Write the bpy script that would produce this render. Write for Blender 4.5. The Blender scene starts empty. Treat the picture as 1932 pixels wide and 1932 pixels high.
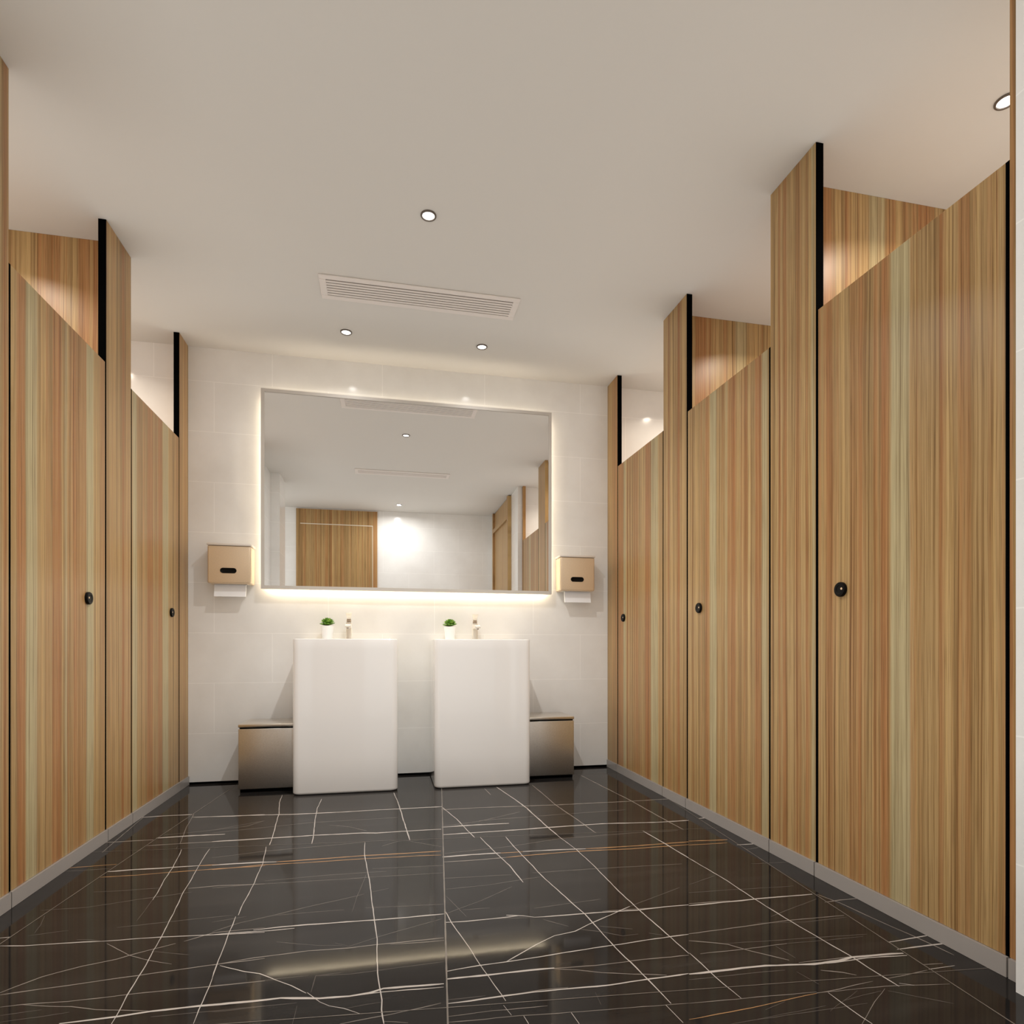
import bpy, bmesh, math, random
from mathutils import Vector, Matrix

SC = bpy.context.scene
COL = SC.collection
R = math.radians

# ------------------------------------------------------------------ camera
cam_data = bpy.data.cameras.new('camera')
cam = bpy.data.objects.new('camera', cam_data)
COL.objects.link(cam)
cam.location = (0.0, 0.0, 0.804)
cam.rotation_euler = (R(90), 0.0, -math.atan((966 - 725) / 1129.5))
cam_data.sensor_width = 36.0
cam_data.lens = 1129.5 / 1932 * 36.0
cam_data.shift_y = 258.5 / 1932
cam_data.clip_start = 0.02
SC.camera = cam

# ------------------------------------------------------------------ world, light settings, exposure
world = bpy.data.worlds.new('world')
SC.world = world
world.use_nodes = True
world.node_tree.nodes['Background'].inputs[0].default_value = (1.0, 0.93, 0.86, 1)
world.node_tree.nodes['Background'].inputs[1].default_value = 1.0
cy = SC.cycles
cy.use_fast_gi = True
cy.fast_gi_method = 'ADD'
world.light_settings.ao_factor = 0.395
world.light_settings.distance = 0.6
cy.max_bounces = 14
cy.diffuse_bounces = 8
cy.glossy_bounces = 6
cy.use_denoising = True
cy.sample_clamp_indirect = 4.0
cy.caustics_reflective = False
cy.caustics_refractive = False
vs = SC.view_settings
SC.display_settings.display_device = 'sRGB'
vs.view_transform = 'Standard'
vs.look = 'None'
vs.gamma = 1.0
vs.use_curve_mapping = False
vs.exposure = 0.0

# lamps of the room: position of every recessed downlight and its power in watts
ROOM_LAMPS = [
    ('small ceiling downlight between the camera and the long air vent', 0.179, 2.496, 22.0, 130),
    ('small recessed ceiling downlight beyond the air vent, above the left washbasin', -0.211, 3.512, 2.1, 135),
    ('small recessed ceiling downlight beyond the air vent, above the right washbasin', 0.567, 3.514, 2.1, 135),
    ('small recessed ceiling downlight seen deepest in the mirror, close to the far wall', 0.180, 0.03, 10.0, 168),
]
STALL_LAMPS = [
    ('round recessed downlight inside the nearest right cubicle, cut by the wood edge', 1.992, 1.58, 8.5),
    ('recessed downlight inside the middle right cubicle, hidden above its door', 1.992, 2.50, 8.5),
    ('recessed downlight inside the right cubicle next to the tiled back wall', 1.992, 3.42, 7.5),
    ('recessed downlight inside the nearest left cubicle, hidden above its door', -1.63, 2.50, 8.5),
    ('recessed downlight inside the left cubicle next to the tiled back wall', -1.63, 3.42, 7.5),
]
LAMP_COLOR = (1.0, 0.995, 0.985)
STALL_COLOR = (1.0, 0.87, 0.72)

H = 2.6                      # ceiling height
XL, XR, YB, YF = -1.137, 1.495, 3.872, -0.39   # cubicle fronts, back wall, far wall
XLO, XRO = -2.35, 2.70       # outer walls
TH = 0.03                    # cubicle panel thickness

# ------------------------------------------------------------------ node helpers
def new_mat(name):
    m = bpy.data.materials.new(name)
    m.use_nodes = True
    nt = m.node_tree
    b = nt.nodes['Principled BSDF']
    return m, nt, b

def N(nt, kind, **kw):
    n = nt.nodes.new(kind)
    for k, v in kw.items():
        setattr(n, k, v)
    return n

def math_node(nt, op, a, b=None):
    n = N(nt, 'ShaderNodeMath', operation=op)
    for i, v in enumerate((a, b)):
        if v is None:
            continue
        if isinstance(v, (int, float)):
            n.inputs[i].default_value = v
        else:
            nt.links.new(v, n.inputs[i])
    return n.outputs[0]

def mixc(nt, fac, a, b, mode='MIX'):
    n = N(nt, 'ShaderNodeMix', data_type='RGBA', blend_type=mode)
    for sock, v in ((n.inputs[0], fac), (n.inputs[6], a), (n.inputs[7], b)):
        if isinstance(v, (int, float)):
            sock.default_value = v
        elif isinstance(v, tuple):
            sock.default_value = (*v, 1)
        else:
            nt.links.new(v, sock)
    return n.outputs[2]

def ramp(nt, fac, stops, interp='LINEAR'):
    n = N(nt, 'ShaderNodeValToRGB')
    r = n.color_ramp
    r.interpolation = interp
    while len(r.elements) < len(stops):
        r.elements.new(1.0)
    for e, (p, c) in zip(r.elements, stops):
        e.position = p
        e.color = (*c, 1)
    nt.links.new(fac, n.inputs[0])
    return n.outputs[0]

def comb(nt, x, y, z):
    n = N(nt, 'ShaderNodeCombineXYZ')
    for i, v in enumerate((x, y, z)):
        if isinstance(v, (int, float)):
            n.inputs[i].default_value = v
        else:
            nt.links.new(v, n.inputs[i])
    return n.outputs[0]

def noise(nt, vec, scale=1.0, detail=2.0, rough=0.5):
    n = N(nt, 'ShaderNodeTexNoise')
    n.inputs['Scale'].default_value = scale
    n.inputs['Detail'].default_value = detail
    n.inputs['Roughness'].default_value = rough
    nt.links.new(vec, n.inputs['Vector'])
    return n.outputs[0]

def plain(name, color, rough=0.5, metal=0.0, coat=0.0, spec=0.5):
    m, nt, b = new_mat(name)
    b.inputs['Base Color'].default_value = (*color, 1)
    b.inputs['Roughness'].default_value = rough
    b.inputs['Metallic'].default_value = metal
    b.inputs['Coat Weight'].default_value = coat
    b.inputs['Coat Roughness'].default_value = 0.03
    b.inputs['Specular IOR Level'].default_value = spec
    return m

def emitter(name, color, strength):
    m, nt, b = new_mat(name)
    b.inputs['Base Color'].default_value = (0.8, 0.8, 0.8, 1)
    b.inputs['Emission Color'].default_value = (*color, 1)
    b.inputs['Emission Strength'].default_value = strength
    return m

WOOD_BASE = [(0.22, (0.200, 0.112, 0.042)), (0.38, (0.294, 0.180, 0.072)), (0.50, (0.385, 0.252, 0.112)),
             (0.62, (0.432, 0.280, 0.116)), (0.80, (0.462, 0.328, 0.154))]
WOOD_RED = (0.330, 0.138, 0.049)
WOOD_PALE = (0.416, 0.362, 0.208)

def wood(name, axis, length, bands, seed):
    """Vertical striped laminate. axis: local axis across the stripes; bands: (kind, from, to) in 0..1 of the length."""
    m, nt, b = new_mat(name)
    tc = N(nt, 'ShaderNodeTexCoord')
    sp = N(nt, 'ShaderNodeSeparateXYZ')
    nt.links.new(tc.outputs['Object'], sp.inputs[0])
    s, z = sp.outputs[axis], sp.outputs[2]
    # lazy sideways drift of the grain
    drift = noise(nt, comb(nt, math_node(nt, 'MULTIPLY', s, 9.0), math_node(nt, 'MULTIPLY', z, 1.3), seed + 7.7), 1.0, 1.0)
    s2 = math_node(nt, 'ADD', s, math_node(nt, 'MULTIPLY', math_node(nt, 'SUBTRACT', drift, 0.5), 0.012))
    def streak(fs, fz, off, det=2.0):
        return noise(nt, comb(nt, math_node(nt, 'MULTIPLY', s2, fs), math_node(nt, 'MULTIPLY', z, fz), seed + off), 1.0, det, 0.55)
    broad = streak(48.0, 0.18, 0.0, 3.0)
    hue = streak(34.0, 0.12, 3.1, 3.0)
    fine = streak(185.0, 0.7, 5.3, 4.0)
    hair = streak(420.0, 5.0, 9.9, 2.0)
    base = ramp(nt, broad, WOOD_BASE)
    redf = ramp(nt, hue, [(0.50, (0, 0, 0)), (0.59, (0.50, 0.50, 0.50)), (0.71, (0.85, 0.85, 0.85))])
    c = mixc(nt, redf, base, WOOD_RED)
    if bands:
        stops = [(0.0, (0, 0, 0))]
        soft = 0.008 / length
        for k, a, e in sorted(bands, key=lambda t: t[1]):
            col = {'P': (0.76, 0, 0), 'p': (0.6, 0, 0), 'R': (0, 0.62, 0), 'r': (0, 0.35, 0)}[k]
            a0 = max(stops[-1][0] + 0.001, a - soft * 0.5)
            stops += [(a0, (0, 0, 0)), (a + soft * 0.5, col), (max(a + soft * 0.6, e - soft * 0.5), col), (e + soft * 0.5, (0, 0, 0))]
        stops = [(min(max(p, 0.0), 1.0), q) for p, q in stops]
        t = math_node(nt, 'DIVIDE', s2, length)
        msk = N(nt, 'ShaderNodeSeparateColor')
        nt.links.new(ramp(nt, t, stops), msk.inputs[0])
        c = mixc(nt, msk.outputs[1], c, WOOD_RED)
        c = mixc(nt, msk.outputs[0], c, WOOD_PALE)
    sh = ramp(nt, fine, [(0.30, (0.52, 0.44, 0.37)), (0.42, (0.86, 0.83, 0.79)), (0.52, (1.02, 1.02, 1.02)), (0.70, (1.16, 1.18, 1.22))])
    c = mixc(nt, 1.0, c, sh, 'MULTIPLY')
    sh2 = ramp(nt, hair, [(0.32, (0.74, 0.70, 0.66)), (0.45, (0.97, 0.97, 0.96)), (0.62, (1.06, 1.06, 1.06))])
    c = mixc(nt, 1.0, c, sh2, 'MULTIPLY')
    nt.links.new(c, b.inputs['Base Color'])
    b.inputs['Roughness'].default_value = 0.34
    b.inputs['Specular IOR Level'].default_value = 0.35
    return m

def tile_mat(name, axis, shift):
    """Cream stone wall tiles 0.655 x 0.30 m in running bond with pale joints; axis: horizontal axis of the wall."""
    m, nt, b = new_mat(name)
    tc = N(nt, 'ShaderNodeTexCoord')
    sp = N(nt, 'ShaderNodeSeparateXYZ')
    nt.links.new(tc.outputs['Object'], sp.inputs[0])
    u = math_node(nt, 'ADD', sp.outputs[axis], shift)
    vec = comb(nt, u, sp.outputs[2], 0.0)
    br = N(nt, 'ShaderNodeTexBrick')
    br.offset = 0.5
    br.offset_frequency = 2
    br.inputs['Scale'].default_value = 1.0
    br.inputs['Brick Width'].default_value = 0.655
    br.inputs['Row Height'].default_value = 0.30
    br.inputs['Mortar Size'].default_value = 0.0022
    br.inputs['Mortar Smooth'].default_value = 0.3
    nt.links.new(vec, br.inputs['Vector'])
    br.inputs['Color1'].default_value = (0.775, 0.765, 0.735, 1)
    br.inputs['Color2'].default_value = (0.79, 0.78, 0.75, 1)
    br.inputs['Mortar'].default_value = (0.87, 0.86, 0.83, 1)
    cloud = noise(nt, tc.outputs['Object'], 2.6, 5.0, 0.6)
    sh = ramp(nt, cloud, [(0.3, (0.93, 0.92, 0.91)), (0.7, (1.04, 1.04, 1.04))])
    nt.links.new(mixc(nt, 1.0, br.outputs['Color'], sh, 'MULTIPLY'), b.inputs['Base Color'])
    b.inputs['Roughness'].default_value = 0.13
    b.inputs['Specular IOR Level'].default_value = 0.42
    return m

def brushed(name, color, rough, metal=1.0):
    m, nt, b = new_mat(name)
    tc = N(nt, 'ShaderNodeTexCoord')
    g = noise(nt, tc.outputs['Object'], 260.0, 3.0, 0.7)
    c = ramp(nt, g, [(0.3, tuple(v * 0.90 for v in color)), (0.7, tuple(min(1, v * 1.06) for v in color))])
    nt.links.new(c, b.inputs['Base Color'])
    rr = N(nt, 'ShaderNodeMapRange')
    rr.inputs['To Min'].default_value = rough * 0.8
    rr.inputs['To Max'].default_value = rough * 1.2
    nt.links.new(g, rr.inputs[0])
    nt.links.new(rr.outputs[0], b.inputs['Roughness'])
    b.inputs['Metallic'].default_value = metal
    return m

def stone_floor(name):
    m, nt, b = new_mat(name)
    tc = N(nt, 'ShaderNodeTexCoord')
    mp = N(nt, 'ShaderNodeMapping')
    mp.inputs['Rotation'].default_value = (0, 0, R(5))
    mp.inputs['Scale'].default_value = (0.8, 7.0, 1)
    nt.links.new(tc.outputs['Object'], mp.inputs[0])
    n1 = noise(nt, mp.outputs[0], 1.6, 6.0, 0.62)
    c = ramp(nt, n1, [(0.25, (0.012, 0.0105, 0.010)), (0.55, (0.018, 0.016, 0.0148)), (0.68, (0.025, 0.022, 0.02)), (0.80, (0.042, 0.037, 0.034))])
    nt.links.new(c, b.inputs['Base Color'])
    b.inputs['Roughness'].default_value = 0.05
    b.inputs['Specular IOR Level'].default_value = 0.16
    return m

def plant_mat(name):
    m, nt, b = new_mat(name)
    tc = N(nt, 'ShaderNodeTexCoord')
    g = noise(nt, tc.outputs['Object'], 60.0, 2.0)
    c = ramp(nt, g, [(0.35, (0.035, 0.115, 0.012)), (0.55, (0.13, 0.29, 0.03)), (0.72, (0.42, 0.58, 0.13))])
    nt.links.new(c, b.inputs['Base Color'])
    b.inputs['Roughness'].default_value = 0.4
    return m

M = {}
M['ceiling'] = plain('ceiling_paint', (0.645, 0.622, 0.578), 0.85, spec=0.2)
M['tile_x'] = tile_mat('wall_tile_along_x', 0, 0.3395)
M['tile_y'] = tile_mat('wall_tile_along_y', 1, 0.12)
M['floor'] = stone_floor('dark_marble')
M['vein_white'] = plain('vein_white', (0.43, 0.385, 0.345), 0.07, spec=0.2)
M['vein_mid'] = plain('vein_grey', (0.21, 0.18, 0.155), 0.06, spec=0.2)
M['vein_faint'] = plain('vein_faint', (0.085, 0.073, 0.064), 0.06, spec=0.2)
M['vein_tan'] = plain('vein_tan', (0.34, 0.185, 0.085), 0.06, spec=0.2)
M['joint'] = plain('tile_joint', (0.15, 0.128, 0.108), 0.25)
M['plinth'] = plain('satin_plinth', (0.33, 0.30, 0.275), 0.20)
M['black'] = plain('black_rubber_and_gap', (0.0012, 0.0012, 0.0012), 0.9, spec=0.02)
M['lock_black'] = plain('lock_black', (0.003, 0.003, 0.003), 0.42, spec=0.15)
M['lock_dot'] = plain('lock_dot', (0.75, 0.56, 0.36), 0.35)
M['ceramic'] = plain('white_gloss', (0.80, 0.78, 0.75), 0.05, coat=1.0)
M['chrome'] = plain('warm_chrome', (0.93, 0.88, 0.79), 0.24, 0.55)
M['drain'] = plain('drain_chrome', (0.7, 0.7, 0.7), 0.2, 1.0)
M['collar'] = plain('tap_collar', (0.42, 0.34, 0.26), 0.3, 0.4)
M['pot'] = plain('pot_white', (0.90, 0.90, 0.885), 0.35)
M['soil'] = plain('soil', (0.03, 0.02, 0.012), 0.95)
M['leaf'] = plant_mat('succulent_leaf')
M['champagne'] = brushed('champagne_metal', (0.80, 0.64, 0.455), 0.40, 0.5)
M['cover'] = plain('pale_metal_cover', (0.74, 0.69, 0.625), 0.3, 0.2)
M['steel'] = brushed('brushed_steel', (0.82, 0.805, 0.785), 0.37)
M['steel_lid'] = brushed('brushed_steel_lid', (0.82, 0.78, 0.725), 0.30)
M['paper'] = plain('paper', (0.86, 0.855, 0.85), 0.8)
M['mirror'] = plain('mirror_glass', (0.955, 0.955, 0.955), 0.0, 1.0)
M['mirror_frame'] = plain('mirror_frame_metal', (0.50, 0.465, 0.42), 0.3, 0.0)
M['led'] = emitter('led_strip', (1.0, 0.85, 0.62), 17.0)
M['led_soft'] = emitter('led_strip_soft', (1.0, 0.88, 0.70), 12.0)
M['lens'] = emitter('lamp_lens', (1.0, 0.97, 0.92), 3.2)
M['lamp_ring'] = plain('lamp_ring', (0.16, 0.135, 0.115), 0.4, 0.5)
M['vent'] = plain('vent_paint', (0.73, 0.68, 0.635), 0.6, spec=0.3)
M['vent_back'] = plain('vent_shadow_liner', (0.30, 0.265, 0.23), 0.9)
M['groove'] = plain('door_groove', (0.70, 0.62, 0.50), 0.4)

# ------------------------------------------------------------------ mesh helpers
class MB:
    """Collects shapes given in world coordinates and links them as one mesh object."""
    def __init__(self):
        self.bm = bmesh.new()
        self.idx = 0
    def _mark(self, faces):
        for f in faces:
            f.material_index = self.idx
    def box(self, x0, x1, y0, y1, z0, z1, bevel=0.0, seg=2):
        vs_ = [self.bm.verts.new(p) for p in ((x0, y0, z0), (x1, y0, z0), (x1, y1, z0), (x0, y1, z0), (x0, y0, z1), (x1, y0, z1), (x1, y1, z1), (x0, y1, z1))]
        fs = [self.bm.faces.new([vs_[i] for i in q]) for q in ((3, 2, 1, 0), (4, 5, 6, 7), (0, 1, 5, 4), (1, 2, 6, 5), (2, 3, 7, 6), (3, 0, 4, 7))]
        self._mark(fs)
        if bevel > 0:
            es = list({e for f in fs for e in f.edges})
            bmesh.ops.bevel(self.bm, geom=es, offset=bevel, segments=seg, profile=0.5, affect='EDGES', clamp_overlap=True)
        return self
    def prism(self, pts, z0, z1):
        """Vertical prism over a closed outline (counter-clockwise)."""
        lo = [self.bm.verts.new((x, y, z0)) for x, y in pts]
        hi = [self.bm.verts.new((x, y, z1)) for x, y in pts]
        n = len(pts)
        fs = [self.bm.faces.new((lo[i], lo[(i + 1) % n], hi[(i + 1) % n], hi[i])) for i in range(n)]
        fs += [self.bm.faces.new(lo[::-1]), self.bm.faces.new(hi)]
        self._mark(fs)
        return self
    def rings(self, rings, cap0=True, cap1=True):
        """Skin over a list of closed rings (each a list of xyz, same count)."""
        rv = [[self.bm.verts.new(p) for p in r] for r in rings]
        n = len(rings[0])
        fs = []
        for a, b in zip(rv, rv[1:]):
            fs += [self.bm.faces.new((a[i], a[(i + 1) % n], b[(i + 1) % n], b[i])) for i in range(n)]
        if cap0:
            fs.append(self.bm.faces.new(rv[0][::-1]))
        if cap1:
            fs.append(self.bm.faces.new(rv[-1]))
        self._mark(fs)
        return self
    def lathe(self, cx, cy, prof, n=40, cap0=True, cap1=True):
        return self.rings([[(cx + r * math.cos(2 * math.pi * i / n), cy + r * math.sin(2 * math.pi * i / n), z) for i in range(n)] for r, z in prof], cap0, cap1)
    def lathe_x(self, x0, dirx, cy, cz, prof, n=36):
        """Turned shape about an axis along x; prof: (radius, distance from x0)."""
        return self.rings([[(x0 + dirx * d, cy + r * math.cos(2 * math.pi * i / n), cz + dirx * r * math.sin(2 * math.pi * i / n)) for i in range(n)] for r, d in prof])
    def build(self, name, mat, parent=None, smooth=False, mats=None, angle=40, at=None):
        bmesh.ops.recalc_face_normals(self.bm, faces=self.bm.faces)
        off = Vector(parent['at']) if parent is not None else Vector((0, 0, 0))
        own = Vector(at) if at is not None else off      # the mesh's own origin
        if parent is not None:
            bmesh.ops.translate(self.bm, verts=self.bm.verts, vec=-own)
        me = bpy.data.meshes.new(name)
        self.bm.to_mesh(me)
        self.bm.free()
        for mm in (mats or [mat]):
            me.materials.append(mm)
        if smooth:
            me.polygons.foreach_set('use_smooth', [True] * len(me.polygons))
            try:
                me.set_sharp_from_angle(angle=R(angle))
            except Exception:
                pass
        o = bpy.data.objects.new(name, me)
        COL.objects.link(o)
        if parent is not None:
            o.parent = parent
            o.location = own - off
            o['at'] = list(own)
        return o

def thing(name, at, label, cat, group=None):
    o = bpy.data.objects.new(name, None)
    COL.objects.link(o)
    o.empty_display_size = 0.05
    o.location = at
    o['at'] = list(at)
    o['label'] = label
    o['category'] = cat
    o['kind'] = 'thing'
    if group:
        o['group'] = group
    return o

def tag(o, label, cat, group=None):
    o['label'] = label
    o['category'] = cat
    o['kind'] = 'thing'
    if group:
        o['group'] = group
    return o

def sub(mb, name, mat, part, smooth=False):
    """A sub-part: a mesh under a part of a thing."""
    return mb.build(name, mat, part, smooth)

def structure(o):
    o['kind'] = 'structure'
    return o

def copy_thing(root, name, at, label):
    r = root.copy()
    COL.objects.link(r)
    r.location = at
    r['label'] = label
    r['at'] = list(at)
    for ch in list(root.children):
        c = ch.copy()
        COL.objects.link(c)
        c.parent = r
        for g in list(ch.children):
            d = g.copy()
            COL.objects.link(d)
            d.parent = c
    return r

def rrect(x0, x1, y0, y1, r, n=8):
    pts = []
    for cx, cy, a0 in ((x1 - r, y0 + r, -90), (x1 - r, y1 - r, 0), (x0 + r, y1 - r, 90), (x0 + r, y0 + r, 180)):
        for i in range(n + 1):
            a = R(a0 + 90 * i / n)
            pts.append((cx + r * math.cos(a), cy + r * math.sin(a)))
    return pts

# ------------------------------------------------------------------ room shell
rng = random.Random(4)

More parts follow.
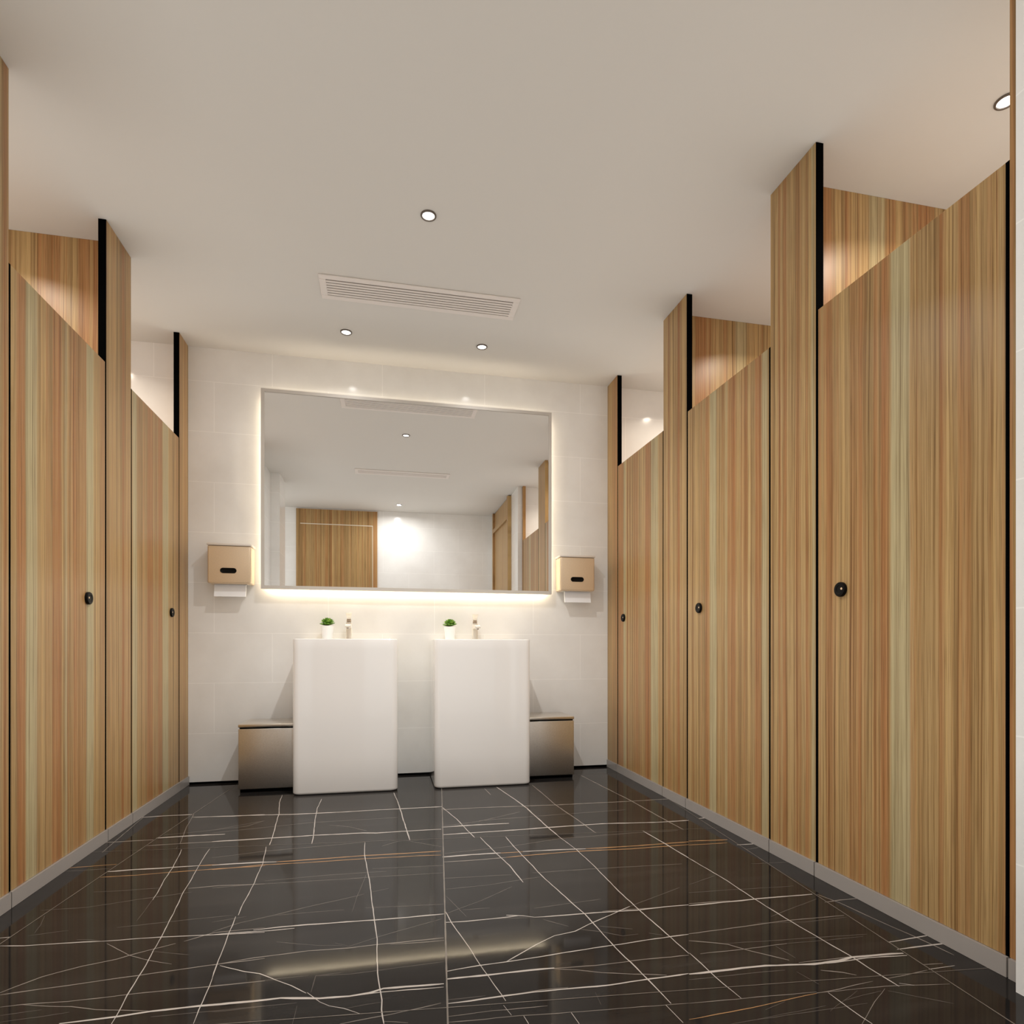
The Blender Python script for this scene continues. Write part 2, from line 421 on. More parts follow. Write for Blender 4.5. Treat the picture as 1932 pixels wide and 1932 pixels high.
VEINS = """
W 14.7 -1.152,3.163 -1.035,3.17 -0.913,3.168
W 12.0 -0.898,3.116 -0.71,3.093 -0.568,3.094
W 14.4 -0.808,3.109 -0.658,3.096 -0.428,3.069 -0.235,3.061 -0.037,3.065 0.283,3.06
M 12.3 -1.204,2.798 -1.096,2.784 -0.95,2.781
W 14.8 -0.947,2.804 -0.809,2.807 -0.676,2.798
M 9.2 -0.95,2.705 -0.821,2.704 -0.619,2.697 -0.495,2.699
W 12.8 -0.703,2.704 -0.476,2.702 -0.298,2.704 -0.091,2.694 -0.033,2.681 0.109,2.681 0.248,2.676
F 9.0 -0.94,2.845 -0.771,2.869 -0.61,2.908 -0.547,2.983
T 7.7 -1.133,2.489 -1.045,2.491 -0.977,2.494
F 6.0 -1.127,2.456 -0.982,2.45
W 12.1 -0.979,2.418 -0.882,2.421 -0.793,2.416 -0.673,2.415
T 10.9 -0.673,2.415 -0.601,2.411
W 12.1 -0.601,2.411 -0.553,2.408 -0.44,2.399
W 11.0 -0.626,2.409 -0.458,2.407 -0.398,2.397
T 10.2 -0.398,2.397 -0.284,2.395 -0.073,2.397 0.076,2.389 0.221,2.387
T 7.0 -0.979,2.365 -0.859,2.358 -0.758,2.363 -0.59,2.366 -0.433,2.361
T 7.3 -0.613,2.36 -0.443,2.377 -0.281,2.365 -0.073,2.365 0.217,2.343
M 4.1 -1.127,3.177 -1.103,2.841 -1.089,2.649
M 3.0 -0.909,3.184 -0.871,2.942 -0.825,2.7
M 2.8 -0.824,2.664 -0.82,2.638
W 3.0 -0.794,2.624 -0.761,2.417 -0.745,2.267 -0.726,2.114
F 2.1 -0.726,2.114 -0.715,1.963
W 3.0 -0.686,2.609 -0.672,2.412 -0.649,2.163 -0.62,1.943 -0.607,1.837 -0.599,1.736 -0.589,1.626 -0.584,1.547 -0.573,1.47 -0.57,1.434
W 4.1 -0.55,3.49 -0.537,3.313 -0.501,3.092 -0.481,2.859 -0.46,2.604
W 3.3 -0.469,2.589 -0.446,2.393 -0.437,2.202 -0.435,1.989 -0.432,1.94
W 2.9 -0.437,1.932 -0.429,1.815 -0.421,1.698 -0.411,1.582
W 2.5 -0.411,1.582 -0.409,1.545 -0.404,1.449 -0.4,1.398
W 4.5 -0.328,3.356 -0.331,3.146 -0.315,2.911 -0.291,2.586
W 5.7 0.052,3.417 0.075,3.113 0.094,2.758 0.104,2.552
W 3.5 -0.079,2.562 -0.074,2.421 -0.049,2.119 -0.031,1.845 -0.02,1.672 -0.017,1.523 -0.01,1.454 -0.005,1.402 -0.006,1.365 -0,1.313
W 3.2 -0.408,1.642 -0.343,1.599 -0.301,1.58 -0.252,1.538 -0.217,1.51 -0.177,1.469
W 2.3 -0.177,1.469 -0.145,1.423 -0.122,1.403 -0.089,1.387 -0.053,1.359
W 8.6 -1.046,1.926 -1.022,1.925
W 5.2 -1.018,1.875 -0.953,1.863 -0.888,1.857 -0.81,1.852 -0.76,1.845
F 3.4 -0.833,1.873 -0.794,1.862 -0.761,1.847
W 4.8 -0.76,1.845 -0.688,1.842 -0.607,1.837 -0.49,1.824 -0.332,1.809
M 4.3 -0.539,1.798 -0.472,1.837 -0.404,1.839 -0.337,1.838
W 4.9 -0.474,1.823 -0.431,1.824 -0.327,1.814 -0.253,1.816
F 5.9 -0.479,1.842 -0.416,1.886 -0.33,1.918 -0.233,1.961 -0.128,1.997 -0.064,2.022
W 8.0 -0.366,1.827 -0.293,1.833 -0.217,1.83 -0.03,1.821 0.177,1.82
F 4.5 -0.038,2.033 0.015,2.051
F 4.0 -0.326,1.917 -0.122,1.913
F 1.9 -0.097,1.893 -0.086,2.021 -0.065,2.199
F 6.1 -0.567,2.181 -0.416,2.182 -0.258,2.176 -0.073,2.164
F 5.4 -0.407,2.208 -0.217,2.218 0.007,2.211
F 4.9 -0.941,2.226 -0.861,2.218 -0.732,2.216
M 6.0 -0.644,2.192 -0.547,2.195 -0.4,2.181
F 5.0 -1.032,2.102 -0.903,2.099 -0.775,2.13 -0.622,2.158
F 2.0 -1.001,2.061 -0.978,1.992 -0.968,1.938
F 4.0 -0.978,1.924 -0.882,1.937
F 4.0 -0.755,1.927 -0.559,1.939 -0.446,1.943
M 2.5 -0.74,1.829 -0.652,1.747 -0.589,1.705 -0.531,1.675
F 3.1 -0.608,1.759 -0.55,1.736 -0.501,1.716
M 4.7 -0.879,1.619 -0.822,1.676 -0.749,1.712 -0.678,1.731 -0.652,1.747 -0.616,1.765 -0.557,1.79
M 4.6 -0.873,1.608 -0.793,1.615 -0.681,1.624 -0.595,1.633 -0.505,1.643 -0.425,1.651 -0.304,1.655
M 4.9 -0.428,1.648 -0.334,1.665 -0.198,1.672 -0.092,1.664 0.016,1.668 0.162,1.668
M 3.8 0.016,1.664 0.161,1.653
M 4.0 -0.843,1.554 -0.804,1.556 -0.705,1.548 -0.578,1.549 -0.491,1.547 -0.283,1.542
M 3.1 -0.801,1.555 -0.738,1.536 -0.688,1.523 -0.629,1.5 -0.513,1.469
W 8.1 -0.682,1.458 -0.613,1.461 -0.57,1.462 -0.506,1.466 -0.408,1.466 -0.268,1.46
W 9.1 -0.38,1.463 -0.293,1.46 -0.233,1.459 -0.147,1.44 -0.079,1.434 -0.033,1.438 -0.002,1.449 0.078,1.444 0.14,1.44
W 4.6 -0.079,1.434 -0.008,1.436 0.138,1.425
F 2.9 -0.824,1.519 -0.747,1.523
F 2.8 -0.809,1.491 -0.682,1.499
F 2.6 -0.499,1.444 -0.263,1.435
F 2.7 -0.373,1.435 -0.259,1.434 -0.194,1.434
F 2.9 -0.289,1.741 -0.173,1.697 -0.111,1.683
F 2.5 -0.131,1.703 -0.097,1.679
F 3.8 -0.1,1.673 0.017,1.728 0.166,1.789
F 2.3 -0.168,1.47 -0.165,1.542 -0.099,1.543
F 1.7 -0.192,1.353 -0.192,1.42
F 2.6 -0.089,1.387 -0.044,1.394 -0.005,1.396
M 2.9 -0.094,1.332 0.013,1.345 0.126,1.363
M 2.2 -0.002,1.321 0.05,1.305
F 3.1 -0.164,1.541 -0.085,1.531 0.15,1.541
F 3.1 -0.403,1.549 -0.31,1.545 -0.183,1.546
F 8.0 -0.249,2.852 -0.155,2.8 -0.075,2.72
F 9.3 -0.747,2.874 -0.55,2.984
F 9.3 -0.736,2.831 -0.345,2.906 0.073,2.909
F 8.6 -0.649,2.496 -0.457,2.535 -0.276,2.547 -0.079,2.567
F 7.0 -0.009,2.499 0.058,2.547 0.155,2.545
F 5.9 0.103,2.538 0.226,2.44
F 4.1 -0.496,1.907 -0.405,1.925
F 5.7 -0.042,2.249 0.217,2.229
F 5.3 -0.12,2.172 0.209,2.154
F 4.1 -0.057,1.914 0.183,1.888
W 4.9 0.284,3.068 0.335,2.818 0.377,2.526
M 5.3 0.564,3.408 0.576,3.25
W 7.5 0.64,3.427 0.676,3.173 0.704,2.938 0.717,2.668 0.73,2.489
W 4.0 0.73,2.489 0.753,2.277 0.761,2.078 0.763,1.84 0.769,1.723 0.782,1.54 0.786,1.447
M 6.3 0.856,3.435 0.864,2.972 0.892,2.676 0.905,2.481
M 8.3 1.224,3.631 1.248,3.315 1.28,2.954 1.294,2.59 1.302,2.447
W 6.8 1.117,2.466 1.134,2.282 1.144,2.106
W 4.8 1.144,2.106 1.163,1.898 1.166,1.721 1.171,1.579 1.182,1.459 1.193,1.346 1.193,1.291 1.198,1.202
W 4.7 0.401,2.53 0.427,2.347 0.454,2.179 0.469,2.008
W 4.1 0.508,2.511 0.527,2.269 0.543,2.097 0.569,1.892 0.594,1.731 0.604,1.616 0.609,1.515 0.623,1.412 0.629,1.323 0.634,1.252
W 3.0 0.181,1.843 0.193,1.76 0.217,1.629 0.237,1.515 0.25,1.447 0.271,1.34
W 2.0 0.263,1.325 0.272,1.285
W 3.3 0.298,1.277 0.303,1.248
W 2.6 0.405,1.267 0.41,1.225
W 2.6 0.622,1.249 0.629,1.182
M 12.7 0.278,3.003 0.469,3.002 0.864,2.972 1.268,2.962 1.57,2.966
W 15.3 0.254,2.706 0.423,2.709 0.562,2.701
F 9.3 0.256,2.723 0.432,2.763 0.656,2.883
W 13.3 0.25,2.597 0.466,2.595 0.719,2.603 0.981,2.607 1.238,2.575 1.397,2.573
F 10.9 0.433,2.774 0.772,2.796 1.181,2.81
W 14.9 0.22,2.319 0.335,2.321 0.449,2.317
T 11.4 0.449,2.317 0.537,2.313
W 11.6 0.537,2.313 0.693,2.303 0.793,2.294
T 10.3 0.793,2.294 0.979,2.288 1.241,2.286
M 9.4 0.218,2.263 0.353,2.259 0.46,2.263
T 8.7 0.46,2.263 0.532,2.268 0.74,2.272 0.966,2.257 1.223,2.254
F 8.2 0.232,2.356 0.485,2.385 0.734,2.44 1.049,2.45 1.273,2.443
F 6.2 0.207,2.102 0.444,2.084
F 7.4 0.52,2.088 0.756,2.079 1.089,2.058
F 5.5 0.202,2.005 0.338,2.012 0.539,2.044
F 4.0 0.183,1.818 0.305,1.894 0.422,1.982
F 2.7 0.196,1.949 0.242,1.787
F 4.7 0.236,1.836 0.321,1.833
F 4.6 0.453,1.8 0.682,1.824
W 6.4 0.175,1.761 0.233,1.756 0.316,1.757 0.392,1.759
W 6.6 0.36,1.771 0.408,1.756 0.442,1.739
F 4.4 0.316,1.757 0.442,1.739
W 6.6 0.442,1.739 0.62,1.73 0.759,1.72 0.852,1.725 0.935,1.723
M 4.6 0.654,1.737 0.934,1.72
W 4.2 0.307,1.507 0.372,1.554 0.418,1.586 0.466,1.616 0.531,1.631 0.584,1.663 0.636,1.689 0.75,1.752
F 3.6 0.75,1.752 0.868,1.806 0.973,1.858
W 4.8 0.152,1.494 0.235,1.505 0.307,1.508 0.4,1.515 0.496,1.524 0.657,1.535 0.839,1.546
W 8.9 0.15,1.459 0.227,1.455 0.296,1.456 0.384,1.454 0.419,1.453
M 4.1 0.419,1.453 0.525,1.443 0.657,1.446 0.782,1.441
M 3.6 0.411,1.451 0.467,1.433 0.529,1.406 0.681,1.364
W 6.2 0.14,1.357 0.244,1.359 0.343,1.361 0.409,1.359 0.526,1.351 0.634,1.356 0.737,1.359
M 3.1 0.244,1.359 0.36,1.366 0.427,1.363
F 3.1 0.141,1.373 0.23,1.371
M 2.4 0.138,1.309 0.236,1.31 0.36,1.302
M 2.4 0.136,1.289 0.291,1.281 0.459,1.263 0.676,1.245
F 4.6 0.463,1.721 0.525,1.663
F 4.7 0.547,1.641 0.606,1.611 0.654,1.576 0.7,1.578
F 4.2 0.611,1.644 0.697,1.609
F 4.0 0.732,1.576 0.765,1.556
F 1.7 0.484,1.331 0.479,1.282
W 8.4 0.933,1.718 1.052,1.718 1.175,1.719 1.372,1.713
M 5.5 0.941,1.732 1.08,1.723
W 10.7 1.415,2.209 1.483,2.207 1.555,2.219
F 7.5 1.416,2.152 1.506,2.167
W 12.2 1.457,2.59 1.52,2.6
T 11.0 1.246,2.294 1.415,2.28
T 7.8 1.222,2.249 1.391,2.241
M 4.4 0.841,1.548 0.974,1.554 1.114,1.564 1.357,1.558
F 3.1 1.137,1.596 1.36,1.679
F 3.3 1.072,1.568 1.213,1.543 1.358,1.548
F 4.1 1.018,1.873 1.148,1.927
F 4.3 0.983,1.81 1.358,1.788
F 5.4 1.341,2.004 1.511,1.99
M 5.7 1.367,1.651 1.427,1.656 1.528,1.654
M 4.5 0.821,1.512 0.914,1.472 0.954,1.426 1.023,1.363
F 3.7 1.035,1.435 1.045,1.37
M 3.2 0.815,1.441 0.943,1.44 1.074,1.442
F 3.6 0.916,1.476 1.331,1.441
F 3.4 1.07,1.443 1.309,1.432
W 10.0 0.737,1.356 0.849,1.354 0.948,1.353 1.069,1.334 1.15,1.334 1.191,1.343 1.279,1.338 1.341,1.332
W 5.4 1.105,1.33 1.23,1.331 1.341,1.319
F 3.2 0.724,1.333 0.833,1.329 0.981,1.323
M 3.4 1.039,1.347 1.192,1.345
W 5.5 1.35,1.39 1.423,1.395 1.5,1.399
W 6.9 1.342,1.351 1.423,1.352 1.528,1.353
M 3.4 1.34,1.273 1.397,1.267
W 3.8 1.336,1.25 1.416,1.253
M 4.4 1.387,1.712 1.41,1.637 1.428,1.52 1.448,1.411 1.463,1.295
W 3.1 0.788,1.45 0.793,1.331 0.803,1.237
W 3.2 1.015,1.215 1.016,1.146 1.022,1.094
M 2.5 0.677,1.245 0.844,1.234 0.991,1.223
T 2.8 0.647,1.19 0.773,1.196 0.897,1.209 0.987,1.218
M 2.6 0.987,1.218 1.052,1.221 1.156,1.235
F 2.1 0.831,1.186 0.893,1.205
M 2.6 0.989,1.22 1.166,1.209 1.327,1.186
M 2.8 1.199,1.238 1.33,1.248
W 3.3 1.211,1.214 1.239,1.199
M 1.5 1.159,1.201 1.092,1.162 1.034,1.122 0.999,1.099
F 1.5 1.089,1.208 1.022,1.177 0.968,1.152
F 2.1 1.029,1.181 1.143,1.196
M 4.5 1.068,1.304 1.115,1.285 1.139,1.267
F 3.2 1.159,1.193 1.262,1.118
F 3.1 1.004,1.311 1.021,1.251
F 2.2 0.725,1.158 1.073,1.161
F 2.1 0.792,1.159 0.974,1.171
"""

def ribbon(bm, pts, width, z, idx, jitter=1.0):
    """A vein lying in the floor: a thin strip that wanders and swells a little."""
    fine = []
    for a, b in zip(pts, pts[1:]):
        a, b = Vector(a), Vector(b)
        n = max(1, int((b - a).length / 0.025))
        fine += [a.lerp(b, i / n) for i in range(n)]
    fine.append(Vector(pts[-1]))
    prev = None
    wob = 0.0
    for i, p in enumerate(fine):
        d = fine[min(i + 1, len(fine) - 1)] - fine[max(i - 1, 0)]
        if d.length < 1e-6:
            continue
        d.normalize()
        nrm = Vector((-d.y, d.x))
        wob = wob * 0.75 + rng.uniform(-1, 1) * 0.0011 * jitter
        w = width * 0.5 * rng.uniform(0.72, 1.25) * (0.55 if i in (0, len(fine) - 1) else 1.0)
        c = p + nrm * wob
        a, b = c + nrm * w, c - nrm * w
        cur = (bm.verts.new((a.x, a.y, z)), bm.verts.new((b.x, b.y, z)))
        if prev:
            f = bm.faces.new((prev[0], prev[1], cur[1], cur[0]))
            f.material_index = idx
            if f.normal.z < 0:
                f.normal_flip()
        prev = cur

fl = MB()
fl.box(XLO - 0.1, XRO + 0.1, YF - 0.1, YB + 0.1, -0.1, 0.0)
VI = {'W': 1, 'M': 2, 'F': 3, 'T': 4}
for k, line in enumerate(VEINS.strip().splitlines()):
    col, w, *ps = line.split()
    pts = [tuple(float(v) for v in q.split(',')) for q in ps]
    # the lowest veins are the faintest, so that crossing veins never share a height
    ribbon(fl.bm, pts, float(w) * 0.00078, {'F': 0.00010, 'M': 0.00020, 'T': 0.00030, 'W': 0.00040}[col] + k * 0.0000002, VI[col])
# joints of the 1.2 m floor slabs, which lie five degrees off the walls
ta, t0 = R(5.0), Vector((0.2435, 2.543))
ey, ex = Vector((math.sin(ta), math.cos(ta))), Vector((math.cos(ta), -math.sin(ta)))
for k in (-2, -1, 0, 1, 2):
    a, b = t0 + ex * 1.205 * k - ey * 3.4, t0 + ex * 1.205 * k + ey * 1.6
    ribbon(fl.bm, [tuple(a), tuple(b)], 0.0042 if k == 0 else 0.0032, 0.0006, 5, 0.0)
for k in (-2, -1, 0, 1):
    a, b = t0 + ey * 1.205 * k - ex * 2.6, t0 + ey * 1.205 * k + ex * 2.6
    ribbon(fl.bm, [tuple(a), tuple(b)], 0.0022, 0.00062, 5, 0.0)
fl_o = bpy.data.meshes.new('floor')
fl.bm.to_mesh(fl_o)
fl.bm.free()
for key in ('floor', 'vein_white', 'vein_mid', 'vein_faint', 'vein_tan', 'joint'):
    fl_o.materials.append(M[key])
floor = structure(bpy.data.objects.new('floor', fl_o))
COL.objects.link(floor)

structure(MB().box(XLO - 0.1, XRO + 0.1, YF - 0.1, YB + 0.1, H, H + 0.1).build('ceiling', M['ceiling']))
structure(MB().box(XLO, XRO, YB, YB + 0.1, 0, H).build('wall_back', M['tile_x']))
structure(MB().box(XLO - 0.1, XLO, YF, YB, 0, H).build('wall_left', M['tile_y']))
structure(MB().box(XRO, XRO + 0.1, YF, YB, 0, H).build('wall_right', M['tile_y']))
structure(MB().box(XLO, XRO, YF - 0.1, YF, 0, H).build('wall_front', M['tile_x']))
# solid wall pieces that close the cubicle rows towards the entrance
structure(MB().box(1.448, XRO, YF, 1.126, 0, H).build('wall_right_entrance', M['tile_y']))
structure(MB().box(XLO, XL, 1.12, 1.876, 0, H).build('wall_left_entrance', M['tile_y']))
structure(MB().box(-1.50, -1.046, 0.78, 1.12, 0, H).build('trim_1', M['tile_x']))
# black strip stands in for the shadow gap under the back wall tiles
structure(MB().box(XL, XR, YB - 0.004, YB, 0.0, 0.013).build('shadow_strip_back', M['black']))

# ------------------------------------------------------------------ doors of the entrance end (seen in the mirror)
d1 = structure(MB().box(-1.09, -0.088, YF, YF + 0.02, 0.0, 2.585).build('door_1', wood('wood_entrance_door', 0, 1.0, [('P', -0.99, -0.985)], 41.3)))
sd = MB().box(-1.04, -0.145, YF + 0.02, YF + 0.023, 2.392, 2.402).build('door_head_groove', M['groove'])
sd.parent = d1
sd2 = MB().box(-0.151, -0.145, YF + 0.02, YF + 0.023, 0.0, 2.392).build('door_side_groove', M['groove'])
sd2.parent = d1
wd2 = wood('wood_side_door', 1, 1.05, [], 77.1)
d2 = structure(MB().box(1.428, 1.448, -0.25, 0.775, 0.0, 2.59).build('door_2', wd2))
for nm, a, b in (('door_jamb', -0.25, -0.19), ('door_jamb', 0.715, 0.775)):
    o = MB().box(1.405, 1.428, a, b, 0.0, 2.59).build(nm, wd2)
    o.parent = d2
o = MB().box(1.405, 1.428, -0.19, 0.715, 2.33, 2.38).build('door_head', wd2)
o.parent = d2

# ------------------------------------------------------------------ cubicle fronts
ZD0, ZD1 = 0.0505, 2.0
def cubicle(side, y0, y1, label):
    xf = XL if side < 0 else XR
    return thing('toilet_cubicle', (xf, (y0 + y1) / 2, 0.0), label, 'toilet cubicle', 'striped wood toilet cubicles')

def door(t, side, y0, y1, knob_y, bands, seed):
    """side: -1 for the left row, +1 for the right row. The door fills y0..y1 between the black strips in its gaps."""
    xf = XL if side < 0 else XR
    xa, xb = sorted((xf, xf + side * 0.026))
    g = 0.0105
    d = MB().box(xa, xb, y0 + g, y1 - g, ZD0, ZD1, 0.0008, 1).build('door', wood('wood_cubicle_door', 1, y1 - y0 - 2 * g, bands, seed), t, at=(xf, y0 + g, ZD0))
    sa, sb = sorted((xf + side * 0.0002, xf + side * 0.026))
    for a, e in ((y0 + 0.0004, y0 + g - 0.0002), (y1 - g + 0.0002, y1 - 0.0004)):  # black strips stand in for the dark gaps beside the door
        MB().box(sa, sb, a, e, ZD0, ZD1).build('gap_strip', M['black'], d)['label'] = 'black strip in the dark gap along the door edge'
    k = MB().lathe_x(xf, -side, knob_y, 1.003, [(0.0245, 0.0), (0.0245, 0.008), (0.0225, 0.0105), (0.014, 0.0108), (0.0125, 0.0095), (0.004, 0.0095)]).build('lock_knob', M['lock_black'], d, True)
    k['label'] = 'round black lock knob'
    MB().lathe_x(xf - side * 0.0100, -side, knob_y - 0.0115, 1.0045, [(0.0038, 0.0), (0.0038, 0.0014), (0.0025, 0.0018)], 16).build('lock_indicator', M['lock_dot'], d, True)

def pilaster(t, side, y0, y1, bands, seed, black=True):
    xf = XL if side < 0 else XR
    xa, xb = sorted((xf, xf + side * TH))
    e = 0.002 if black else 0.0
    p = MB().box(xa, xb, y0 + e, y1, ZD0, H - 0.0005).build('pilaster', wood('wood_pilaster', 1, y1 - y0 - e, bands, seed), t, at=(xf, y0 + e, ZD0))
    if black:
        MB().box(xa + 0.0003, xb, y0, y0 + e - 0.0002, ZD0, H - 0.0006).build('edge_strip', M['black'], p)['label'] = 'black edge strip'

def partition(t, side, y, seed):
    xf = XL if side < 0 else XR
    xo = XLO if side < 0 else XRO
    xa, xb = sorted((xf + side * (TH + 0.001), xo - side * 0.001))
    bands = [('R', 0.10, 0.15), ('p', 0.30, 0.36), ('R', 0.5, 0.55), ('P', 0.62, 0.66)] if side > 0 else [('R', 0.55, 0.62), ('r', 0.75, 0.8), ('R', 0.88, 0.92)]
    MB().box(xa, xb, y, y + TH, 0.0, H - 0.0005).build('partition', wood('wood_partition', 0, xb - xa, bands, seed), t, at=(xa, y, 0.0))

c = cubicle(-1, 1.878, 3.0, 'striped wood toilet cubicle in the left row, cut by the left frame edge')
door(c, -1, 2.137, 2.801, 2.641, [('P', 0.122, 0.226), ('p', 0.502, 0.53), ('P', 0.753, 0.845), ('R', 0.06, 0.119), ('R', 0.383, 0.469), ('r', 0.593, 0.727)], 11.0)
pilaster(c, -1, 1.878, 2.137, [('R', 0.90, 0.97), ('p', 0.75, 0.85)], 3.0)
pilaster(c, -1, 2.801, 3.052, [('R', 0.62, 0.72), ('r', 0.85, 0.93)], 5.0)
partition(c, -1, 2.955, 63.0)

c = cubicle(-1, 3.052, 3.871, 'striped wood toilet cubicle in the left row, next to the tiled back wall')
door(c, -1, 3.052, 3.715, 3.583, [('P', 0.008, 0.091), ('P', 0.61, 0.742), ('R', 0.285, 0.388), ('R', 0.53, 0.599)], 23.0)
pilaster(c, -1, 3.715, 3.871, [('r', 0.5, 0.7)], 7.0)

c = cubicle(1, 1.128, 2.0, 'largest striped wood toilet cubicle, in the right row nearest the camera')
door(c, 1, 1.177, 1.848, 1.727, [('P', 0.42, 0.523), ('R', 0.535, 0.582), ('r', 0.26, 0.279), ('r', 0.178, 0.189), ('r', 0.695, 0.778)], 35.0)
pilaster(c, 1, 1.128, 1.177, [('R', 0.1, 0.5)], 9.0)
pilaster(c, 1, 1.848, 2.103, [('p', 0.02, 0.08), ('r', 0.30, 0.40), ('R', 0.62, 0.70)], 13.0)
partition(c, 1, 2.022, 71.0)

c = cubicle(1, 2.103, 3.0, 'striped wood toilet cubicle in the middle of the right row')
door(c, 1, 2.103, 2.774, 2.649, [('P', 0.595, 0.68), ('p', 0.461, 0.477), ('P', 0.015, 0.071), ('R', 0.691, 0.741), ('r', 0.342, 0.421), ('R', 0.08, 0.139)], 47.0)
pilaster(c, 1, 2.774, 3.032, [('R', 0.28, 0.38), ('r', 0.72, 0.78)], 15.0)
partition(c, 1, 2.953, 83.0)

c = cubicle(1, 3.032, 3.871, 'striped wood toilet cubicle in the right row, next to the tiled back wall')
door(c, 1, 3.032, 3.694, 3.588, [('P', 0.80, 0.858), ('P', 0.088, 0.225), ('R', 0.868, 0.98), ('r', 0.495, 0.589), ('R', 0.241, 0.349)], 59.0)
pilaster(c, 1, 3.694, 3.871, [('r', 0.3, 0.5)], 17.0)

def plinth(side, ys, name):
    xf = XL if side < 0 else XR
    xa, xb = sorted((xf - side * 0.008, xf + side * TH))
    b = MB()
    for a, e in zip(ys, ys[1:]):
        b.box(xa, xb, a + 0.0025, e - 0.0025, 0.0007, 0.050)
    o = structure(b.build(name, M['plinth']))
    c = MB().box(*sorted((xf + side * 0.002, xf + side * (TH - 0.002))), ys[0], ys[-1] - 0.001, 0.0007, 0.049).build('plinth_seam', M['black'])
    c.parent = o
    return o
plinth(-1, [1.878, 2.137, 2.801, 3.052, 3.715, 3.868], 'baseboard_left')
plinth(1, [1.128, 1.177, 1.848, 2.103, 2.774, 3.032, 3.694, 3.868], 'baseboard_right')

# ------------------------------------------------------------------ backlit mirror
MX0, MX1, MZ0, MZ1 = -0.719, 1.077, 1.164, 2.359
t = thing('wall_mirror', ((MX0 + MX1) / 2, YB, MZ0), 'large rectangular mirror with a warm backlight glow above the washbasins', 'mirror')
fw = 0.020
b = MB()
b.box(MX0, MX0 + fw, 3.797, 3.835, MZ0, MZ1)
b.box(MX1 - fw, MX1, 3.797, 3.835, MZ0, MZ1)
b.box(MX0 + fw, MX1 - fw, 3.797, 3.835, MZ0, MZ0 + fw)
b.box(MX0 + fw, MX1 - fw, 3.797, 3.835, MZ1 - fw, MZ1)
b.build('mirror_frame', M['mirror_frame'], t)
MB().box(MX0 + fw, MX1 - fw, 3.8005, 3.806, MZ0 + fw, MZ1 - fw).build('mirror_glass', M['mirror'], t)
MB().box(MX0 + 0.03, MX1 - 0.03, 3.8065, 3.8715, MZ0 + 0.03, MZ1 - 0.03).build('backing_box', M['mirror_frame'], t)
for nm, q in (('bottom', (MX0 + 0.03, MX1 - 0.03, 3.840, 3.866, MZ0 + 0.018, MZ0 + 0.0295)), ('top', (MX0 + 0.03, MX1 - 0.03, 3.848, 3.860, MZ1 - 0.0295, MZ1 - 0.0255)),
              ('left', (MX0 + 0.020, MX0 + 0.0295, 3.846, 3.862, MZ0 + 0.03, MZ1 - 0.03)), ('right', (MX1 - 0.0295, MX1 - 0.020, 3.846, 3.862, MZ0 + 0.03, MZ1 - 0.03))):
    MB().box(*q).build('light_strip', M['led'] if nm == 'bottom' else M['led_soft'], t)

# ------------------------------------------------------------------ washbasins
def basin(x0, x1, y0, y1, label):
    z1 = 0.861
    t = thing('washbasin', ((x0 + x1) / 2, (y0 + y1) / 2, 0.0), label, 'washbasin', 'tall white pedestal washbasins')
    def ring(d, r, z, yb=0.0):
        return [(x, y, z) for x, y in rrect(x0 + d, x1 - d, y0 + d, y1 - d - yb, max(r, 0.004))]
    rr = 0.036
    rs = []
    for i in range(5):
        a = R(90 * i / 4)
        rs.append(ring(0.014 * (1 - math.sin(a)), rr, 0.0012 + 0.014 * (1 - math.cos(a))))
    rs += [ring(0, rr, 0.2), ring(0, rr, 0.5), ring(0, rr, 0.80)]
    for i in range(4):
        a = R(90 * i / 3)
        rs.append(ring(0.005 * (1 - math.cos(a)), rr, z1 - 0.005 + 0.005 * math.sin(a)))
    rs.append(ring(0.020, 0.03, z1, 0.135))
    for i in range(1, 5):
        a = R(90 * i / 4)
        rs.append(ring(0.020 + 0.012 * math.sin(a), 0.05, z1 - 0.012 * (1 - math.cos(a)) - 0.001, 0.135))
    rs += [ring(0.045, 0.06, z1 - 0.06, 0.135), ring(0.07, 0.06, z1 - 0.10, 0.135), ring(0.11, 0.04, z1 - 0.118, 0.135), ring(0.13, 0.008, z1 - 0.120, 0.12)]
    body = MB().rings(rs)
    body.build('basin_body', M['ceramic'], t, True, angle=55)
    MB().lathe((x0 + x1) / 2, (y0 + y1) / 2 - 0.06, [(0.022, z1 - 0.1195), (0.022, z1 - 0.1165), (0.017, z1 - 0.1155), (0.006, z1 - 0.117)], 24).build('drain', M['drain'], t, True)
    return t
B1 = (-0.493, 0.076, 3.450, 3.8715)
b1 = basin(*B1, 'tall white glossy pedestal washbasin on the left, beside the left steel bin')
b2 = copy_thing(b1, 'washbasin', (0.567, (B1[2] + B1[3]) / 2, 0.0), 'tall white glossy pedestal washbasin on the right, beside the right steel bin')

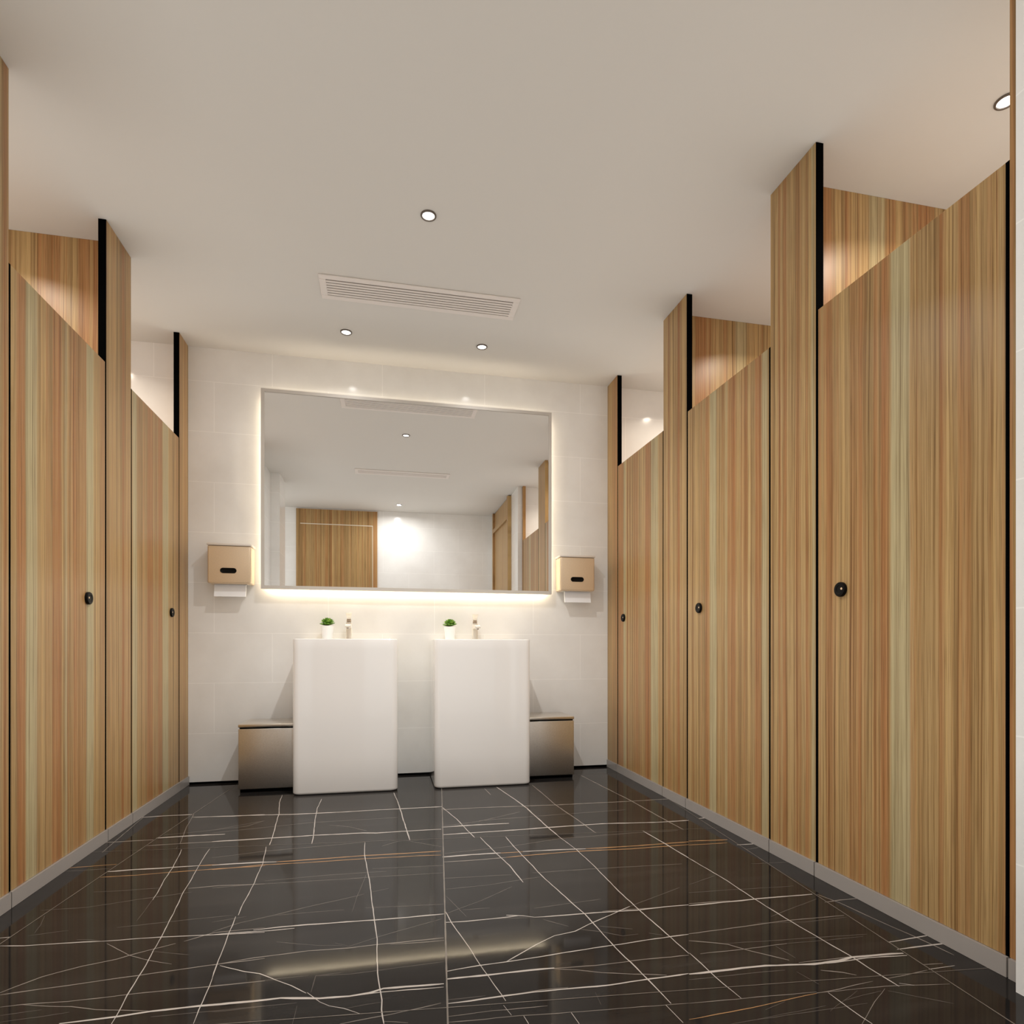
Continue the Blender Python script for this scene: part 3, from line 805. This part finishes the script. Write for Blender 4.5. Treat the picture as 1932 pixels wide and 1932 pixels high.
def tap(x, y, label):
    z = 0.8615
    t = thing('basin_tap', (x, y, z), label, 'tap', 'upright taps on the washbasins')
    MB().prism(rrect(x - 0.0215, x + 0.0215, y - 0.0215, y + 0.0215, 0.012), z, z + 0.006).build('base_flange', M['chrome'], t, True)
    MB().prism(rrect(x - 0.0165, x + 0.0165, y - 0.018, y + 0.018, 0.007), z + 0.006, z + 0.104).build('tap_body', M['chrome'], t, True)
    # flat spout that reaches forward over the bowl and dips at its lip
    sec = [(-0.015, 0.094, 0.068), (-0.05, 0.0945, 0.072), (-0.09, 0.0915, 0.073), (-0.118, 0.0865, 0.071), (-0.124, 0.080, 0.070)]
    MB().rings([[(x - 0.0150, y + dy, z + lo), (x + 0.0150, y + dy, z + lo), (x + 0.0165, y + dy, z + (lo + hi) / 2), (x + 0.0150, y + dy, z + hi), (x - 0.0150, y + dy, z + hi), (x - 0.0165, y + dy, z + (lo + hi) / 2)] for dy, hi, lo in sec]).build('spout', M['chrome'], t, True)
    MB().lathe(x, y - 0.106, [(0.009, z + 0.062), (0.0105, z + 0.073)], 20).build('aerator', M['drain'], t, True)
    MB().lathe(x, y, [(0.0125, z + 0.104), (0.0125, z + 0.110), (0.0145, z + 0.111), (0.0145, z + 0.117), (0.0125, z + 0.118), (0.0125, z + 0.126)], 28).build('collar', M['collar'], t, True)
    # lever: a flared paddle that leans towards the user
    MB().rings([[(x - w, y - d + oy, z + h), (x + w, y - d + oy, z + h), (x + w, y + d + oy, z + h), (x - w, y + d + oy, z + h)] for w, d, oy, h in
                ((0.0115, 0.012, 0.0, 0.126), (0.0125, 0.013, -0.002, 0.138), (0.0150, 0.016, -0.008, 0.150), (0.0168, 0.020, -0.016, 0.159), (0.0160, 0.020, -0.018, 0.162))]).build('lever', M['chrome'], t, True)
    return t
t1 = tap(-0.211, 3.785, 'upright warm chrome tap on the left washbasin, beside a potted succulent')
t2 = copy_thing(t1, 'basin_tap', (0.566, 3.785, 0.8615), 'upright warm chrome tap on the right washbasin, beside a potted succulent')

def succulent(x, y, label, seed):
    z = 0.8615
    rg = random.Random(seed)
    t = thing('potted_succulent', (x, y, z), label, 'potted plant', 'potted succulents on the washbasins')
    MB().lathe(x, y, [(0.0265, z), (0.0295, z + 0.002), (0.0335, z + 0.045), (0.0375, z + 0.080), (0.0378, z + 0.082), (0.0350, z + 0.082), (0.0335, z + 0.072)], 40).build('pot', M['pot'], t, True)
    MB().lathe(x, y, [(0.0325, z + 0.0725), (0.0325, z + 0.0765), (0.020, z + 0.079)], 24).build('soil', M['soil'], t, True)
    b = MB()
    for lay, (n, tilt, ln, wd, zz) in enumerate(((10, 12, 0.047, 0.027, 0.086), (10, 30, 0.046, 0.027, 0.089), (8, 46, 0.043, 0.025, 0.092), (6, 62, 0.039, 0.022, 0.095), (3, 80, 0.034, 0.018, 0.098))):
        for i in range(n):
            az = 2 * math.pi * (i + 0.5 * (lay % 2)) / n + rg.uniform(-0.12, 0.12)
            tl = R(tilt + rg.uniform(-6, 6))
            d = Vector((math.cos(az) * math.cos(tl), math.sin(az) * math.cos(tl), math.sin(tl)))
            sdir = Vector((-math.sin(az), math.cos(az), 0))
            up = d.cross(sdir) * -1
            if up.z < 0:
                up = -up
            o = Vector((x, y, z + zz))
            rs = []
            for f, wf, tf in ((0.05, 0.40, 0.5), (0.3, 0.78, 0.9), (0.6, 1.0, 1.0), (0.85, 0.92, 0.9), (0.96, 0.60, 0.6), (1.0, 0.20, 0.2)):
                c = o + d * ln * f + up * (0.004 * f * f)
                w, th = wd * 0.5 * wf, 0.0032 * tf
                rs.append([tuple(c - sdir * w), tuple(c - up * th), tuple(c + sdir * w), tuple(c + up * th * 1.4)])
            b.rings(rs)
    b.build('foliage', M['leaf'], t, True, angle=70)
    return t
s1 = succulent(-0.337, 3.785, 'green succulent in a white pot on the left washbasin', 5)
s2 = copy_thing(s1, 'potted_succulent', (0.406, 3.785, 0.8615), 'green succulent in a white pot on the right washbasin')

# ------------------------------------------------------------------ paper towel dispensers
def dispenser(x0, x1, label):
    y0, y1, z0, z1 = 3.752, 3.8715, 1.186, 1.418
    t = thing('paper_towel_dispenser', ((x0 + x1) / 2, y1, z0), label, 'paper towel dispenser', 'champagne metal towel dispensers')
    MB().box(x0, x1, y0, y1, z0, z1 - 0.012, 0.009, 3).build('dispenser_body', M['champagne'], t, True, angle=60)
    MB().box(x0 - 0.003, x1 + 0.003, y0 - 0.004, y1, z1 - 0.0115, z1 + 0.002, 0.003, 2).build('top_cover', M['cover'], t, True, angle=60)
    cx, cz, hw, hh = (x0 + x1) / 2 - 0.004, 1.2605, 0.0445, 0.0155
    def stadium(hw_, hh_, y):
        out = []
        for sx, a0 in ((1, -90), (-1, 90)):
            for i in range(13):
                a = R(a0 + 180 * i / 12)
                out.append((cx + sx * (hw_ - hh_) + hh_ * math.cos(a), y, cz + hh_ * math.sin(a)))
        return out
    s = MB().rings([stadium(hw, hh, y0 + 0.0005), stadium(hw, hh, y0 - 0.002), stadium(hw - 0.003, hh - 0.003, y0 - 0.0028), stadium(hw - 0.006, hh - 0.006, y0 - 0.0012)]).build('viewing_slot', M['lock_black'], t, True)
    s['label'] = 'black oval slot'
    MB().box(x0 + 0.022, x1 - 0.022, 3.775, 3.845, z0 - 0.0022, z0 - 0.0002).build('outlet_lip', M['steel'], t)
    return t
def towel(x0, x1, label):
    z1, z0 = 1.1835, 1.113
    b = MB()
    prof = [(0.0, z1), (0.0015, z1 - 0.02), (0.0045, z1 - 0.045), (0.009, z0 + 0.004), (0.010, z0)]
    b.rings([[(x0, 3.800 - dy, z), (x1, 3.800 - dy, z), (x1, 3.812 - dy * 0.6, z), (x0, 3.812 - dy * 0.6, z)] for dy, z in prof])
    b.box(x0 + 0.001, x1 - 0.003, 3.8125, 3.8165, z0 + 0.012, z1)
    return tag(b.build('paper_towel', M['paper']), label, 'paper towel', 'paper towels hanging from the dispensers')
dispenser(-1.001, -0.766, 'champagne metal paper towel dispenser on the wall left of the mirror')
dispenser(1.126, 1.359, 'champagne metal paper towel dispenser on the wall right of the mirror')
towel(-0.975, -0.802, 'white paper towel hanging out of the dispenser left of the mirror')
towel(1.167, 1.346, 'white paper towel hanging out of the dispenser right of the mirror')

# ------------------------------------------------------------------ waste bins
def bin_(x0, x1, label):
    y0, y1 = 3.585, 3.866
    t = thing('waste_bin', ((x0 + x1) / 2, (y0 + y1) / 2, 0.0), label, 'bin', 'square steel bins beside the washbasins')
    MB().box(x0 + 0.008, x1 - 0.008, y0 + 0.008, y1 - 0.008, 0.001, 0.018).build('base', M['black'], t)
    MB().box(x0, x1, y0, y1, 0.018, 0.357, 0.004, 2).build('bin_body', M['steel'], t, True, angle=60)
    MB().box(x0 + 0.006, x1 - 0.006, y0 + 0.006, y1 - 0.006, 0.3572, 0.3638).build('shadow_gap', M['black'], t)
    MB().box(x0 - 0.001, x1 + 0.001, y0 - 0.002, y1, 0.364, 0.382, 0.004, 2).build('lid', M['steel_lid'], t, True, angle=60)
    return t
bin_(-0.797, -0.497, 'square brushed steel waste bin on the floor left of the left washbasin')
bin_(0.855, 1.162, 'square brushed steel waste bin on the floor right of the right washbasin')

# ------------------------------------------------------------------ ceiling fittings
def vent(x0, x1, y0, y1, label):
    t = thing('ceiling_vent', ((x0 + x1) / 2, (y0 + y1) / 2, H), label, 'vent', 'long slatted ceiling vents')
    f = 0.032
    b = MB()
    z0 = H - 0.007
    b.box(x0, x1, y0, y0 + f, z0, H - 0.0003, 0.002, 1)
    b.box(x0, x1, y1 - f, y1, z0, H - 0.0003, 0.002, 1)
    b.box(x0, x0 + f, y0 + f, y1 - f, z0, H - 0.0003, 0.002, 1)
    b.box(x1 - f, x1, y0 + f, y1 - f, z0, H - 0.0003, 0.002, 1)
    b.build('vent_frame', M['vent'], t)
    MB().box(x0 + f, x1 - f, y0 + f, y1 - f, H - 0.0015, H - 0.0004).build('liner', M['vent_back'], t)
    n = 6
    step = (y1 - y0 - 2 * f) / (n + 0.42)
    for i in range(n):
        a = y0 + f + step * (0.42 + i)
        MB().box(x0 + f, x1 - f, a, a + step * 0.60, z0 + 0.0005, z0 + 0.004).build('louver', M['vent'], t)
    return t
vent(-0.310, 0.684, 2.990, 3.191, 'long white slatted air vent in the ceiling in front of the mirror')
vent(-0.290, 0.662, 1.295, 1.455, 'long white slatted air vent seen only in the mirror, above the camera')

def downlight(x, y, power, spread, label, color, group):
    t = thing('downlight', (x, y, H), label, 'ceiling light', group)
    MB().lathe(x, y, [(0.0325, H - 0.0004), (0.0325, H - 0.004), (0.0312, H - 0.0055), (0.0262, H - 0.0060), (0.0248, H - 0.0035), (0.0248, H - 0.0022)], 40, cap0=False, cap1=False).build('trim_ring', M['lamp_ring'], t, True)
    MB().lathe(x, y, [(0.0255, H - 0.0008), (0.0255, H - 0.0022)], 36).build('lens', M['lens'], t)
    ld = bpy.data.lights.new('downlight_lamp', 'AREA')
    ld.shape = 'DISK'
    ld.size = 0.048
    ld.energy = power * 0.75
    ld.color = color
    ld.spread = R(spread)
    lo = bpy.data.objects.new('lamp', ld)
    COL.objects.link(lo)
    lo.parent = t
    lo.location = (0, 0, -0.0075)
    return t
for lab, x, y, w, sp in ROOM_LAMPS:
    downlight(x, y, w, sp, lab, LAMP_COLOR, 'recessed downlights of the aisle')
for lab, x, y, w in STALL_LAMPS:
    downlight(x, y, w, 140, lab, STALL_COLOR, 'recessed downlights inside the cubicles')
